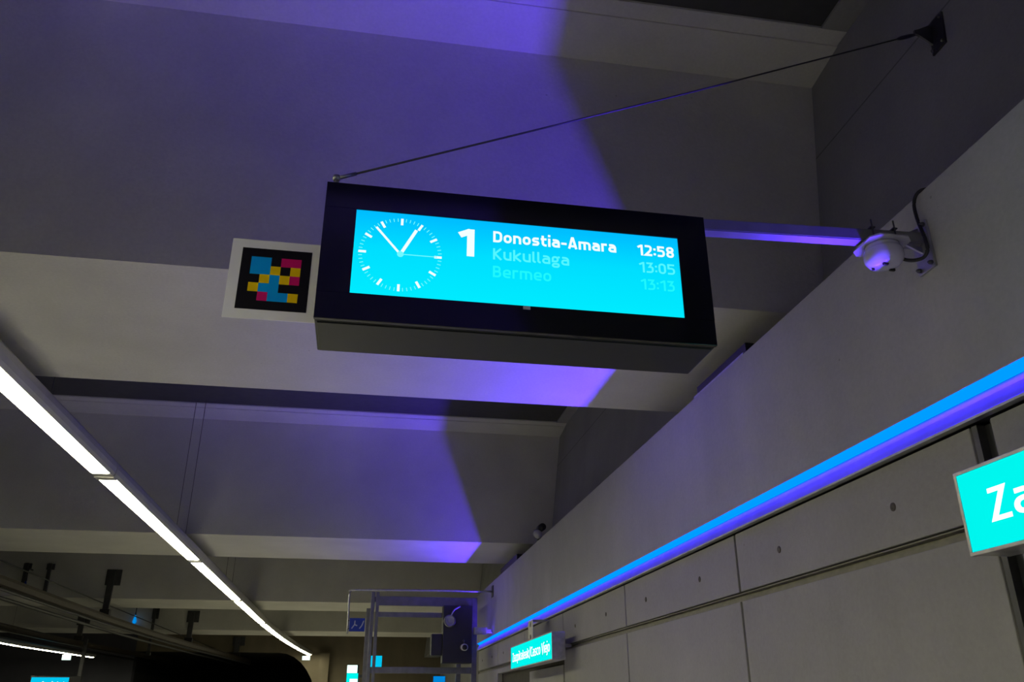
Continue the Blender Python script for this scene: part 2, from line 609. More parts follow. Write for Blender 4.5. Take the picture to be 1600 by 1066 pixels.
# upper right wall, whose lower edge overhangs the light recess
struct(box('wall_right_upper', XW, 3.3, YB, 19.2, 2.862, WT, M['concrete_wall']))
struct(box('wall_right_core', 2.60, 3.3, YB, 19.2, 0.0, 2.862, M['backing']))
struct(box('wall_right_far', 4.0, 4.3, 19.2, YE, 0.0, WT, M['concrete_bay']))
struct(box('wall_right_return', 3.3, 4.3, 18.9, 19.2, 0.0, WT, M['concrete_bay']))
struct(box('floor_far', 3.3, 4.0, 19.2, YE, -0.3, 0.0, M['floor']))

# end wall with the tunnel mouth
struct(box('wall_end_left', XL, -9.98, YE, YE + .5, -1.5, DZ, M['far_wall']))
struct(box('wall_end_lintel', -9.98, -1.7, YE, YE + .5, 4.03, DZ, M['end_wall']))
struct(box('wall_end_right', -1.7, 4.0, YE, YE + .5, -1.5, DZ, M['end_wall']))
corner = [(-3.65, 4.03)] + [(-3.65 + 1.95 * math.sin(t * math.pi / 16) , 4.03 - 2.6 * (1 - math.cos(t * math.pi / 16))) for t in range(1, 9)] + [(-1.7, 4.03)]
struct(prism('wall_end_haunch', corner, 'y', YE, YE + .45, M['end_wall']))
struct(box('wall_tunnel_left', -10.3, -9.98, YE + .5, YE + 16, -1.2, 4.3, M['dark_void']))
struct(box('wall_tunnel_right', -1.7, -1.4, YE + .5, YE + 16, -1.2, 4.3, M['dark_void']))
struct(box('wall_tunnel_end', -10.3, -1.4, YE + 16, YE + 16.3, -1.2, 4.3, M['dark_void']))
struct(box('ceiling_tunnel', -10.3, -1.4, YE + .5, YE + 16, 4.03, 4.3, M['dark_void']))
struct(box('wall_end_pilaster', -1.72, -1.26, YE - .35, YE, 0.0, 4.0, M['end_wall']))

# concrete cladding panels under the light strip
seams = [-7.5, -4.9, -2.3, 0.35, 2.955, 5.45, 8.03, 10.65, 13.25, 15.85, 18.45]
for i in range(len(seams) - 1):
    a, b = seams[i], seams[i + 1]
    ga = .065 if i == 4 else .016
    gb = .065 if i + 1 == 4 else .016
    p = struct(box('wall_panel', XW, XW + .09, a + ga, b - gb, 2.312, 2.690, M['panel'], bevel=.004))
    for yy in (a + .68, b - .62):
        bm = bmesh.new()
        add_lathe(bm, [(.021, .012), (.021, -.003), (.012, -.006), (.004, -.004)], (XW, yy, 2.487), 16, 'x')
        bo = link('anchor_bolt', bm, M['bolt'])
        bo.parent = p
    if i in (7, 8):
        continue
    struct(box('wall_panel', XW, XW + .09, a + ga, b - gb, 0.12, 2.250, M['panel'], bevel=.004))
# doorway beside the far sign
struct(box('wall_panel_over_doorway', XW, XW + .09, 10.66, 15.84, 2.17, 2.250, M['panel'], bevel=.004))
struct(box('door_1', XW + .045, XW + .095, 10.9, 13.1, 0.0, 2.10, M['panel'], bevel=.004))
struct(box('door_2', XW + .085, XW + .098, 13.2, 15.6, 0.0, 2.10, M['backing']))
# steel channel in the horizontal joint
struct(prism('trim_1', [(XW + .05, 2.312), (XW + .05, 2.250), (XW + .012, 2.250), (XW + .012, 2.268), (XW + .032, 2.272),
                        (XW + .032, 2.292), (XW + .006, 2.296), (XW + .006, 2.302), (XW + .03, 2.306), (XW + .03, 2.312)],
             'y', -7.5, 18.45, M['groove_steel']))
# wide upright joint: two flanges and a recessed web
bm = bmesh.new()
for zz0, zz1 in ((0.12, 2.25), (2.312, 2.690)):
    add_box(bm, XW + .045, XW + .06, 2.895, 3.015, zz0, zz1)
    add_box(bm, XW + .004, XW + .055, 2.978, 3.010, zz0, zz1)
    add_box(bm, XW + .020, XW + .055, 2.897, 2.915, zz0, zz1)
struct(link('trim_2', bm, M['steel_dark']))
struct(box('baseboard_right', XW - .012, XW + .05, YB, YE, 0.0, .12, M['steel_dark']))

# ------------------------------------------------------------------ blue LED line in the wall recess
led = thing('led_strip_light', 'long blue LED light strip running the length of the grey right wall', 'light strip', (XW, 7.0, 2.69))
prism('diffuser', [(2.537, 2.832), (2.552, 2.832), (2.549, 2.8615), (2.5015, 2.8615), (2.5015, 2.858), (2.529, 2.854)], 'y', -4.0, 18.7, M['led_face'], led)
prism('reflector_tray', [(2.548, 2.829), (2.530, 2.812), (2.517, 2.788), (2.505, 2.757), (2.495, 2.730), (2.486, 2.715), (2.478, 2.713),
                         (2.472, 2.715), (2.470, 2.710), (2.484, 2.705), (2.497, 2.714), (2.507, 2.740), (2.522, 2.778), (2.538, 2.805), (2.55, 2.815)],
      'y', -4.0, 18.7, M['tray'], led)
prism('mounting_rail', [(2.510, 2.705), (2.595, 2.705), (2.595, 2.831), (2.553, 2.831), (2.553, 2.810), (2.526, 2.773), (2.510, 2.735)], 'y', -4.0, 18.7, M['steel_dark'], led)
o = prism('rim', [(2.466, 2.714), (2.470, 2.709), (2.500, 2.709), (2.500, 2.701), (2.466, 2.703)], 'y', -4.0, 18.7, M['galv'], led)
o['label'] = 'bright aluminium rim'

# ------------------------------------------------------------------ departure display
DX0, DX1, DY0, DY1, DZ0, DZ1 = -.254, 1.396, 3.0, 3.335, 2.985, 3.612
disp = thing('departure_display', 'black hanging platform display with lit cyan screen, clock and departures', 'display', ((DX0 + DX1) / 2, 3.17, DZ0))
box('housing', DX0 + .002, DX1 - .002, DY0 + .028, DY1, DZ0 + .001, DZ1, M['black_paint'], disp, bevel=.004)
box('bottom_hatch', DX0 + .012, DX1 - .012, DY0 + .040, DY1 - .012, DZ0 - .004, DZ0 + .003, M['black_paint'], disp, bevel=.002)
# front frame of four bars round the glass
SX0, SX1, SZ0, SZ1 = -.125, 1.263, 3.104, 3.490
bm = bmesh.new()
add_box(bm, DX0, DX1, DY0 + .004, DY0 + .024, SZ1, DZ1, .002)
add_box(bm, DX0, DX1, DY0 + .004, DY0 + .024, DZ0, SZ0, .002)
add_box(bm, DX0, SX0, DY0 + .004, DY0 + .024, SZ0 - .003, SZ1 + .003)
add_box(bm, SX1, DX1, DY0 + .004, DY0 + .024, SZ0 - .003, SZ1 + .003)
link('bezel', bm, M['black_gloss'], disp)
box('screen', SX0, SX1, DY0 + .008, DY0 + .012, SZ0, SZ1, M['screen'], disp)
YT = DY0 + .0078
clock = bpy.data.objects.new('clock_face', None)
COL.objects.link(clock)
clock.parent = disp
clock.location = Vector((.064, YT, 3.296)) - Vector(disp.location)
clock.empty_display_size = .05
CC = Vector((.064, YT, 3.296))


def radial(bm, ang, r0, r1, wd, lift=0.0):
    dx, dz = math.sin(ang), math.cos(ang)
    px, pz = dz, -dx
    vs = []
    for yy in (YT - lift - .0008, YT - lift):
        for rr, s in ((r0, -1), (r0, 1), (r1, 1), (r1, -1)):
            vs.append(bm.verts.new((CC.x + dx * rr + px * s * wd / 2, yy, CC.z + dz * rr + pz * s * wd / 2)))
    for q in ((0, 1, 2, 3), (7, 6, 5, 4), (0, 4, 5, 1), (1, 5, 6, 2), (2, 6, 7, 3), (3, 7, 4, 0)):
        bm.faces.new([vs[i] for i in q])


for k in range(60):
    bm = bmesh.new()
    if k % 5:
        radial(bm, k * math.pi / 30, .154, .169, .0032)
        link('minute_mark', bm, M['second'], clock)
    else:
        radial(bm, k * math.pi / 30, .138, .169, .0105)
        link('hour_mark', bm, M['txt_white'], clock)
bm = bmesh.new()
radial(bm, math.radians(27), -.008, .134, .0135, .0004)
link('hour_hand', bm, M['txt_white'], clock)
bm = bmesh.new()
radial(bm, math.radians(319), -.008, .158, .0095, .0004)
link('minute_hand', bm, M['txt_white'], clock)
bm = bmesh.new()
radial(bm, math.radians(90), -.012, .150, .0036, .0014)
add_lathe(bm, [(.0135, 0), (.0135, .001)], (CC.x, YT - .003, CC.z), 20, 'y')
link('second_hand', bm, M['second'], clock)

XR = (1, 0, 0)
text_mesh('platform_number', '1', .205, .1, (.300, YT, 3.314), XR, .129, M['txt_white'], disp, width=.067)
text_mesh('destination_text', 'Donostia-Amara', .185, .115, (.446, YT, 3.392), XR, .0525, M['txt_white'], disp, width=.535)
text_mesh('destination_text', 'Kukullaga', .150, .125, (.446, YT, 3.309), XR, .0525, M['txt_mid'], disp, width=.325)
text_mesh('destination_text', 'Bermeo', .150, .125, (.446, YT, 3.226), XR, .0525, M['txt_low'], disp, width=.246)
text_mesh('time_text', '12:58', .180, .13, (1.077, YT, 3.390), XR, .0525, M['txt_white'], disp, width=.164)
text_mesh('time_text', '13:05', .150, .13, (1.079, YT, 3.307), XR, .0500, M['txt_mid'], disp, width=.160)
text_mesh('time_text', '13:13', .150, .13, (1.081, YT, 3.225), XR, .0500, M['txt_low'], disp, width=.150)
bm = bmesh.new()
add_box(bm, .571, .601, DY0 + .0025, DY0 + .004, 3.0865, 3.1015)
o = link('label_sticker', bm, M['sticker'], disp)
o['label'] = 'small pale sticker on the lower frame'
bm = bmesh.new()
add_tube(bm, [(-.222, 3.05, DZ1 - .002), (-.222, 3.05, 3.660)], .007)
add_tube(bm, [(-.240, 3.05, 3.622), (-.204, 3.05, 3.622)], .012)
add_lathe(bm, [(.014, 3.650), (.018, 3.660), (.014, 3.674)], (-.222, 3.05, 0), 14)
link('eye_bolt', bm, M['galv'], disp)
for px in (-.2595, 1.3935):
    bm = bmesh.new()
    add_box(bm, px, px + .008, 3.10, 3.15, 3.03, 3.075, .002)
    link('side_latch', bm, M['black_paint'], disp)

# stay cable to the bay wall
PL = Vector((3.372, 3.56, 5.55))
stay = thing('stay_cable', 'thin steel stay cable from black display up to the wall anchor plate', 'cable', (-.222, 3.05, 3.66))
A0 = Vector((-.205, 3.05, 3.668))
A1 = Vector((3.25, 3.60, 5.545))
dv = (A1 - A0)
tube('wire', [A0, A0 + dv * .5 + Vector((0, 0, -.012)), A0 + dv * .965], .0048, M['steel_dark'], stay, 8)
tube('turnbuckle', [A0 + dv * .955, A0 + dv * .965, A0 + dv * .985, A1], [.007, .014, .014, .009], M['steel_dark'], stay, 8)
tube('thimble', [A0 + dv * -.004, A0 + dv * .018], .0085, M['galv'], stay, 8)
anc = thing('anchor_plate', 'dark steel anchor plate high on the bay wall at the cable end', 'bracket', (3.38, 3.55, 5.5))
lean = .28 / 2.62
bm = bmesh.new()
cz = 5.50


def bayx(z):
    return 3.19 + (z - WT) * lean


for (ya, yb, za, zb, t) in ((3.475, 3.600, 5.385, 5.640, .014),):
    vs = [bm.verts.new((bayx(z) - tt, y, z)) for tt in (0, t) for (y, z) in ((ya, za), (yb, za), (yb, zb), (ya, zb))]
    for q in ((0, 1, 2, 3), (7, 6, 5, 4), (0, 4, 5, 1), (1, 5, 6, 2), (2, 6, 7, 3), (3, 7, 4, 0)):
        bm.faces.new([vs[i] for i in q])
link('plate', bm, M['steel_dark'], anc)
prism('lug', [(3.36, 5.45), (3.36, 5.625), (3.27, 5.575), (3.235, 5.56), (3.235, 5.535), (3.27, 5.52)], 'y', 3.578, 3.592, M['steel_dark'], anc)
for (y, z) in ((3.49, 5.61), (3.585, 5.61), (3.49, 5.41), (3.585, 5.41)):
    bm = bmesh.new()
    add_lathe(bm, [(.012, 0), (.012, -.012), (.006, -.02)], (bayx(z) - .012, y, z), 8, 'x')
    link('bolt', bm, M['steel_dark'], anc)

# square arm from the display to the wall
arm = thing('support_arm', 'square grey steel arm holding the display off the right wall', 'bracket', (2.5, 3.04, 3.60))
AA, AB = Vector((1.392, 3.172, 3.664)), Vector((2.49, 3.040, 3.606))
AB.z = 3.618
bm = bmesh.new()
add_beam(bm, AA, AB, .066, .062)
bmesh.ops.bevel(bm, geom=bm.edges[:], offset=.005, segments=2, affect='EDGES')
link('square_tube', bm, M['arm_steel'], arm)
box('wall_plate', 2.487, 2.5, 2.975, 3.095, 3.455, 3.700, M['galv'], arm, bevel=.002)
prism('gusset', [(2.487, 3.66), (2.44, 3.645), (2.40, 3.645), (2.487, 3.685)], 'y', 3.034, 3.046, M['galv'], arm)
prism('gusset', [(2.487, 3.58), (2.44, 3.592), (2.40, 3.592), (2.487, 3.55)], 'y', 3.034, 3.046, M['galv'], arm)
for (y, z) in ((2.992, 3.68), (3.078, 3.68), (2.992, 3.478), (3.078, 3.478)):
    bm = bmesh.new()
    add_lathe(bm, [(.011, 0), (.011, -.011), (.005, -.022)], (2.487, y, z), 8, 'x')
    link('bolt', bm, M['steel_dark'], arm)

# round white sounder clamped under the arm
spx, spy = 2.300, 3.065
spk = thing('ceiling_speaker', 'round white loudspeaker clamped beneath the steel arm near the wall', 'speaker', (spx, spy, 3.5))
bm = bmesh.new()
hw, ch = .104, .034
oct_ = [(-hw + ch, -hw), (hw - ch, -hw), (hw, -hw + ch), (hw, hw - ch), (hw - ch, hw), (-hw + ch, hw), (-hw, hw - ch), (-hw, -hw + ch)]
add_prism(bm, [(spx + a, spy + b) for a, b in oct_], 'z', 3.583, 3.591)
link('mounting_plate', bm, M['pale_plastic'], spk)
bm = bmesh.new()
add_lathe(bm, [(.078, 3.584), (.080, 3.572), (.080, 3.562), (.086, 3.558), (.089, 3.548), (.089, 3.524), (.085, 3.508), (.072, 3.490), (.056, 3.481), (.03, 3.477), (.006, 3.476)],
          (spx, spy, 0), 36)
link('shell', bm, M['white_plastic'], spk, smooth=True)
for (dx, dy, lx, ly) in ((-.02, -.03, .013, .006), (.045, .02, .013, .006), (-.045, .03, .005, .005)):
    bm = bmesh.new()
    add_box(bm, spx + dx - lx, spx + dx + lx, spy + dy - ly, spy + dy + ly, 3.470, 3.482, .001)
    link('slot', bm, M['slot'], spk)
for dx in (-.055, .050):
    xx = spx + dx
    t = (xx - AA.x) / (AB.x - AA.x)
    cy_, cz_ = AA.y + (AB.y - AA.y) * t, AA.z + (AB.z - AA.z) * t
    bm = bmesh.new()
    for s in (-1, 1):
        add_tube(bm, [(xx, cy_ + s * .039, 3.586), (xx, cy_ + s * .039, cz_ + .078 - .03 * (s > 0))], .004, 8)
    add_box(bm, xx - .012, xx + .012, cy_ - .046, cy_ + .046, cz_ + .0325, cz_ + .038)
    link('clamp', bm, M['steel_dark'], spk)

# black cable down from the wall top, round the plate and on to the speaker
tag(tube('power_cable', smooth_path([(2.62, 2.955, 3.860), (2.52, 2.962, 3.862), (2.484, 2.985, 3.845), (2.478, 3.012, 3.80), (2.476, 3.010, 3.72),
                                     (2.466, 2.985, 3.64), (2.460, 2.968, 3.58), (2.462, 2.972, 3.53), (2.455, 2.998, 3.505), (2.432, 3.03, 3.505), (2.405, 3.055, 3.518), (2.385, 3.065, 3.535)]),
          .0085, M['rubber']), 'black power cable curling from the wall top down to the round speaker', 'cable')

# ------------------------------------------------------------------ colour code board beside the display
TGX0, TGX1, TGZ0, TGZ1 = -.621, -.2545, 3.027, 3.388
tg = thing('color_code_board', 'white board with a coloured square code on black beside the display', 'sign', ((TGX0 + TGX1) / 2, 3.155, TGZ0))
box('board', TGX0, TGX1 + .0, 3.150, 3.156, TGZ0, TGZ1, M['tag_white'], tg, bevel=.001)
KX0, KX1, KZ0, KZ1 = -.577, -.297, 3.069, 3.348
o = box('code_field', KX0, KX1, 3.1485, 3.1502, KZ0, KZ1, M['tag_black'], tg)
o['label'] = 'black square field'
code = ['BBkMM', 'BBYkY', 'kYBYM', 'YBBkk', 'kMBBY']
cw = (KX1 - KX0) / 7
chh = (KZ1 - KZ0) / 7
for rI, row in enumerate(code):
    for cI, c in enumerate(row):
        if c == 'k':
            continue
        x0 = KX0 + cw * (cI + 1)
        z1 = KZ1 - chh * (rI + 1)
        nm = {'B': 'tag_blue', 'Y': 'tag_yellow', 'M': 'tag_magenta'}[c]
        o = box('color_square', x0, x0 + cw, 3.1474, 3.1486, z1 - chh, z1, M[nm], tg)
        o['label'] = {'B': 'blue square', 'Y': 'yellow square', 'M': 'magenta square'}[c]
for zz in (3.06, 3.32):
    box('fixing_bracket', -.30, DX0 + .003, 3.157, 3.175, zz, zz + .03, M['black_paint'], tg)

# ------------------------------------------------------------------ cyan station-name signs on the wall
NAME = 'Zazpikaleak/Casco Viejo'


def name_sign(y_far, y_near, label, hanger=None):
    z0, z1, xf, xb = 2.108, 2.420, 2.2, 2.36
    t = thing('station_name_sign', label, 'sign', (xf + .1, (y_far + y_near) / 2, z0), 'station name signs along the right wall')
    box('cabinet', xf + .006, xb, y_near + .004, y_far - .004, z0 + .004, z1 - .004, M['galv'], t, bevel=.003)
    bm = bmesh.new()
    e = .014
    add_box(bm, xf, xf + .02, y_near, y_far, z1 - e, z1, .002)
    add_box(bm, xf, xf + .02, y_near, y_far, z0, z0 + e, .002)
    add_box(bm, xf, xf + .02, y_near, y_near + e, z0 + e, z1 - e)
    add_box(bm, xf, xf + .02, y_far - e, y_far, z0 + e, z1 - e)
    link('frame', bm, M['galv'], t)
    box('lit_panel', xf + .003, xf + .006, y_near + e, y_far - e, z0 + e, z1 - e, M['sign_cyan'], t)
    text_mesh('name_text', NAME, .145, .095, (xf + .0028, y_far - .150, 2.206), (0, -1, 0), .118, M['sign_white'], t,
              width=(y_far - y_near) - .28, depth=.0015, normal=(-1, 0, 0))
    for yy in (y_far - .02, y_near + .30):
        bm = bmesh.new()
        add_box(bm, xb - .06, XW, yy - .03, yy + .13, 2.268, 2.300, .004)
        link('wall_bracket', bm, M['galv'], t)
    if hanger:
        bm = bmesh.new()
        add_box(bm, 2.262, 2.268, hanger - .16, hanger + .16, 2.418, 2.681)
        add_box(bm, 2.268, XW - .02, hanger - .16, hanger + .16, 2.675, 2.681)
        hp = link('hanger_plate', bm, M['galv'], t)
        for zz in (2.47, 2.63):
            bm = bmesh.new()
            add_lathe(bm, [(.035, 0), (.035, -.004), (.02, -.006)], (2.263, hanger, zz), 14, 'x')
            link('bolt', bm, M['steel_dark'], hp)
    return t


name_sign(2.797, 0.0, 'cyan lit station name sign cut off at the right edge of the photo')
name_sign(12.75, 9.96, 'small distant cyan lit station name sign below the blue strip', hanger=11.55)

# ------------------------------------------------------------------ small things on the wall top
tray = thing('cable_tray', 'flat dark tray lying on the wall top behind the display', 'tray', (2.56, 5.55, WT))
box('pan', 2.515, 2.75, 5.02, 5.95, WT, WT + .028, M['galv'], tray)
box('cover', 2.54, 2.75, 5.02, 5.93, WT + .028, WT + .105, M['rubber'], tray, bevel=.004)
tag(box('cable_box', 2.52, 2.75, 14.0, 15.7, WT, WT + .12, M['rubber'], bevel=.006), 'flat dark box on the far wall top beyond the small camera', 'box')
wc = thing('security_camera', 'small pale camera perched on the far part of the wall top', 'camera', (2.6, 12.5, WT))
tube('stem', [(2.6, 12.5, WT), (2.6, 12.5, 4.03)], .03, M['steel_dark'], wc)
tube('body', [(2.585, 12.63, 4.055), (2.555, 12.36, 3.985)], .062, M['white_plastic'], wc, 14)
tube('hood', [(2.63, 12.60, 4.12), (2.62, 12.35, 4.10)], .055, M['rubber'], wc, 14)

# ------------------------------------------------------------------ fluorescent light line over the platform
rnd = random.Random(4)
joints = [-7.6, -1.95, 3.75, 9.46, 15.2, 20.9, 26.7, 32.4, 38.2, 42.6]


def linex(y):
    if y < 24:
        return -2.822
    return -2.822 + .00155 * (y - 24) ** 2 * (1 + (y - 24) * .012)


vis = ['nearest tube lamp, at the lower left edge of the photo', 'second tube lamp from the camera in the ceiling line', 'third tube lamp from the camera in the ceiling line',
       'fourth tube lamp from the camera in the ceiling line', 'fifth tube lamp from the camera in the ceiling line',
       'sixth tube lamp from the camera, in the bend of the line', 'last tube lamp of the long line, nearest the tunnel']
prof_h = [(-.100, .004), (-.118, .040), (-.124, .090), (-.112, .150), (-.085, .185), (.085, .185), (.112, .150), (.124, .090), (.118, .040), (.100, .004)]


def sweep(bm, prof, pts):
    rings = [[bm.verts.new((x + p[0], y, z + p[1])) for p in prof] for (x, y, z) in pts]
    n = len(prof)
    for i in range(len(rings) - 1):
        for k in range(n):
            bm.faces.new((rings[i][k], rings[i][(k + 1) % n], rings[i + 1][(k + 1) % n], rings[i + 1][k]))
    bm.faces.new(rings[0])
    bm.faces.new(rings[-1][::-1])


FZ = 3.90
for i in range(len(joints) - 1):
    a, b = joints[i] + .012, joints[i + 1] - .012
    k = i - 2
    lab = vis[k] if k >= 0 else 'tube lamp of the ceiling line behind the camera'
    ym = (a + b) / 2
    t = thing('tube_lamp', lab, 'lamp', (linex(ym), ym, FZ), 'tube lamps over the platform')
    n = 8 if a > 22 else 1
    ys = [a + (b - a) * q / n for q in range(n + 1)]
    bm = bmesh.new()
    sweep(bm, prof_h, [(linex(y), y, FZ) for y in ys])
    link('housing', bm, M['fix_body'], t)
    bm = bmesh.new()
    g = .13
    ys2 = [a + g + (b - a - 2 * g) * q / n for q in range(n + 1)]
    sweep(bm, [(-.092, 0), (-.092, .006), (.092, .006), (.092, 0), (.07, -.006), (-.07, -.006)], [(linex(y), y, FZ) for y in ys2])
    link('diffuser', bm, M['tube'], t)
    if k >= 0:
        bm = bmesh.new()
        add_box(bm, linex(a) - .100, linex(a) + .100, a, a + .12, FZ - .010, FZ + .010)
        link('end_cap', bm, M['fix_body'], t)
    hang = {0: [7.35], 1: [13.75], 2: [19.3], 3: [], 4: [], 5: [], 6: []}.get(k, [a + 1])
    for y in hang:
        # hung from the beam soffit or from the flange above
        top = SOF
        inside = any(bf <= y <= bf + BW for bf in beam_front)
        if not inside:
            top = CZ if y < 5 else 6.29
        for s in (-1, 1):
            tube('hanger_wire', [(linex(y) + s * .075, y, FZ + .18), (linex(y) + s * .075, y, top)], .0045, M['steel_dark'], t, 6)

ex = thing('exit_sign', 'tiny white lit exit sign at the far end of the long tube line', 'sign', (-2.31, 42.2, 3.70))
box('lit_face', -2.47, -2.13, 42.17, 42.19, 3.66, 3.83, M['exit_white'], ex)
box('case', -2.48, -2.12, 42.19, 42.26, 3.65, 3.84, M['fix_body'], ex, bevel=.004)
tube('drop_rod', [(-2.30, 42.22, 3.84), (-2.30, 42.22, 3.905)], .012, M['galv'], ex, 6)

# opposite platform line
opp = [22.0, 27.8, 33.4, 40.2]
ovis = {1: 'short tube lamp over the opposite platform, cut by the left edge', 2: 'last tube lamp over the opposite platform at lower left'}
for i in range(len(opp) - 1):
    a, b = opp[i] + .02, opp[i + 1] - .02
    ym = (a + b) / 2
    t = thing('tube_lamp', ovis.get(i, 'tube lamp over the opposite platform outside the photo'), 'lamp', (-11.45, ym, 3.6), 'tube lamps over the opposite platform')
    bm = bmesh.new()
    xs = lambda y: -11.6 + max(0, y - 33) * .085
    n = 4
    ys = [a + (b - a) * q / n for q in range(n + 1)]
    sweep(bm, prof_h, [(xs(y), y, 3.6) for y in ys])
    link('housing', bm, M['fix_body'], t)
    bm = bmesh.new()
    ys = [a + .12 + (b - a - .24) * q / n for q in range(n + 1)]
    sweep(bm, [(-.092, 0), (-.092, .006), (.092, .006), (.092, 0), (.07, -.006), (-.07, -.006)], [(xs(y), y, 3.6) for y in ys])
    link('diffuser', bm, M['tube'], t)
    for y in (a + 1.0, b - 1.0):
        tube('hanger_wire', [(xs(y), y, 3.78), (xs(y), y, 6.29 if not any(bf <= y <= bf + BW for bf in beam_front) else SOF)], .0045, M['steel_dark'], t, 6)
ex2 = thing('exit_sign', 'tiny white lit exit sign under the opposite platform lamps', 'sign', (-10.9, 37.2, 3.3))
box('lit_face', -11.30, -10.98, 37.20, 37.22, 3.36, 3.54, M['exit_white'], ex2)
box('case', -11.31, -10.97, 37.22, 37.29, 3.35, 3.55, M['fix_body'], ex2, bevel=.004)
tube('drop_rod', [(-11.14, 37.25, 3.55), (-11.20, 37.25, 3.62)], .012, M['galv'], ex2, 6)

# ------------------------------------------------------------------ overhead rails above the tracks
B2, B3 = beam_front[4], beam_front[5]


def rail_path(pts):
    return smooth_path(pts, 8)


nearp = rail_path([(-6.50, 2, 3.72), (-6.46, 14, 3.72), (-6.44, 22, 3.72), (-6.30, 28, 3.72), (-6.02, 33.6, 3.72), (-5.62, 40, 3.74), (-5.2, 46, 3.74)])
oh = thing('overhead_rail', 'brown overhead conductor rail above the near track', 'rail', (-6.4, 20, 3.72))
bm = bmesh.new()
sweep(bm, [(-.07, -.09), (.07, -.09), (.045, -.05), (.045, .05), (.09, .09), (-.09, .09), (-.045, .05), (-.045, -.05)], nearp)
link('profile', bm, M['catenary'], oh)
bm = bmesh.new()
add_tube(bm, [p + Vector((0, 0, -.115)) for p in nearp], .03, 8)
link('contact_wire', bm, M['steel_dark'], oh)
tag(tube('feeder_cable', rail_path([(-6.44, 2, 3.45), (-6.44, 22, 3.46), (-6.30, 32, 3.52), (-6.1, 40, 3.6), (-5.9, 46, 3.6)]), .035, M['rubber'], seg=8),
    'dark feeder cable just under the near overhead rail', 'cable')
tag(tube('messenger_wire', rail_path([(-6.5, 2, 4.08), (-6.5, 17, 4.08), (-6.5, 30, 4.11), (-6.4, 42.9, 4.12)]), .014, M['rubber'], seg=6),
    'thin wire strung above the near overhead rail', 'cable')
farp = rail_path([(-9.85, 2, 3.69), (-9.8, 26, 3.70), (-9.75, 34, 3.73), (-9.3, 42, 3.78), (-9.0, 46, 3.78)])
oh2 = thing('overhead_rail', 'brown overhead conductor rail above the far track', 'rail', (-9.8, 20, 3.7))
bm = bmesh.new()
sweep(bm, [(-.07, -.09), (.07, -.09), (.045, -.05), (.045, .05), (.09, .09), (-.09, .09), (-.045, .05), (-.045, -.05)], farp)
link('profile', bm, M['catenary'], oh2)
tag(tube('feeder_cable', rail_path([(-9.85, 2, 3.44), (-9.8, 26, 3.45), (-9.75, 36, 3.54), (-9.4, 46, 3.6)]), .045, M['rubber'], seg=8),
    'dark feeder cable under the far overhead rail', 'cable')


def dropper(x, xb, y, ztop, zbot, wid, label, head=True):
    t = thing('rail_hanger', label, 'bracket', (x, y, zbot), 'hangers of the overhead rails')
    box('post', x - wid / 2, x + wid / 2, y - .12, y - .04, zbot + .02, ztop, M['steel_dark'], t)
    if head:
        box('head_plate', x - wid * 1.0, x + wid * 1.5, y - .04, y, ztop - .35, ztop + .05, M['steel_dark'], t)
        box('insulator', x - wid * .8, x + wid * .8, y - .17, y + .02, zbot - .05, zbot + .10, M['rubber'], t, bevel=.01)
        if abs(xb - x) > .05:
            beam('link', (x, y - .08, zbot + .05), (xb, y - .08, zbot + .02), .04, .04, M['steel_dark'], t)
    else:
        box('head_plate', x - wid * 1.2, x + wid * 1.2, y - .04, y, ztop - .15, ztop, M['steel_dark'], t)
    return t


dropper(-6.47, -6.44, B2, 4.92, 3.86, .15, 'thick hanger with square head holding the near overhead rail')
dropper(-6.03, -6.03, B3, 4.85, 3.86, .17, 'thick hanger holding the near overhead rail, second from camera')
dropper(-7.33, -7.33, B3, 4.95, 3.40, .09, 'thin long hanger rod crossing below the near rail')
dropper(-9.75, -9.75, B3, 4.70, 3.885, .17, 'thick hanger holding the far overhead rail at left')
dropper(-8.02, -8.02, B2, 5.08, 4.28, .08, 'thin hanger rod at upper left, right one of a pair', head=False)
dropper(-8.58, -8.58, B2, 5.08, 4.40, .08, 'thin hanger rod at upper left, left one of a pair', head=False)
dropper(-5.53, -5.50, YE, 4.65, 3.90, .22, 'hanger on the end wall above the tunnel mouth')
for (x, y, z, lab) in ((-7.96, B3 - .16, 4.47, 'small glowing blue drop lamp beside the thick hangers'),
                       (-8.44, B2 - .32, 4.36, 'small dim blue drop lamp at the upper left rod')):
    s = thing('signal_lamp', lab, 'lamp', (x, y, z))
    bm = bmesh.new()
    add_lathe(bm, [(.01, .26), (.05, .1), (.075, 0), (.03, -.06)], (x, y, z), 12)
    link('lens', bm, M['small_blue'] if y > 30 else M['pictogram_blue'], s)
    tube('stem', [(x, y, z + .24), (x, y, z + .55), (x, (B2 if y < 30 else B3) - .03, z + .55)], .025, M['steel_dark'], s, 6)

# distant sign on the opposite side
ds = thing('distant_sign', 'small cyan lit sign at the bottom left corner', 'sign', (-10.2, 33, 2.1))
box('case', -10.9, -9.27, 33.01, 33.12, 2.08, 2.64, M['equip'], ds, bevel=.01)
box('lit_panel', -10.86, -9.66, 33.0, 33.01, 2.12, 2.60, M['cyan_screen'], ds)
text_mesh('name_text', 'Zazpikaleak', .15, .1, (-10.50, 33.0, 2.34), XR, .13, M['sign_white'], ds, width=.75, depth=.004)
box('post', -9.45, -9.33, 33.12, 33.2, 0, 3.85, M['steel_dark'], ds)

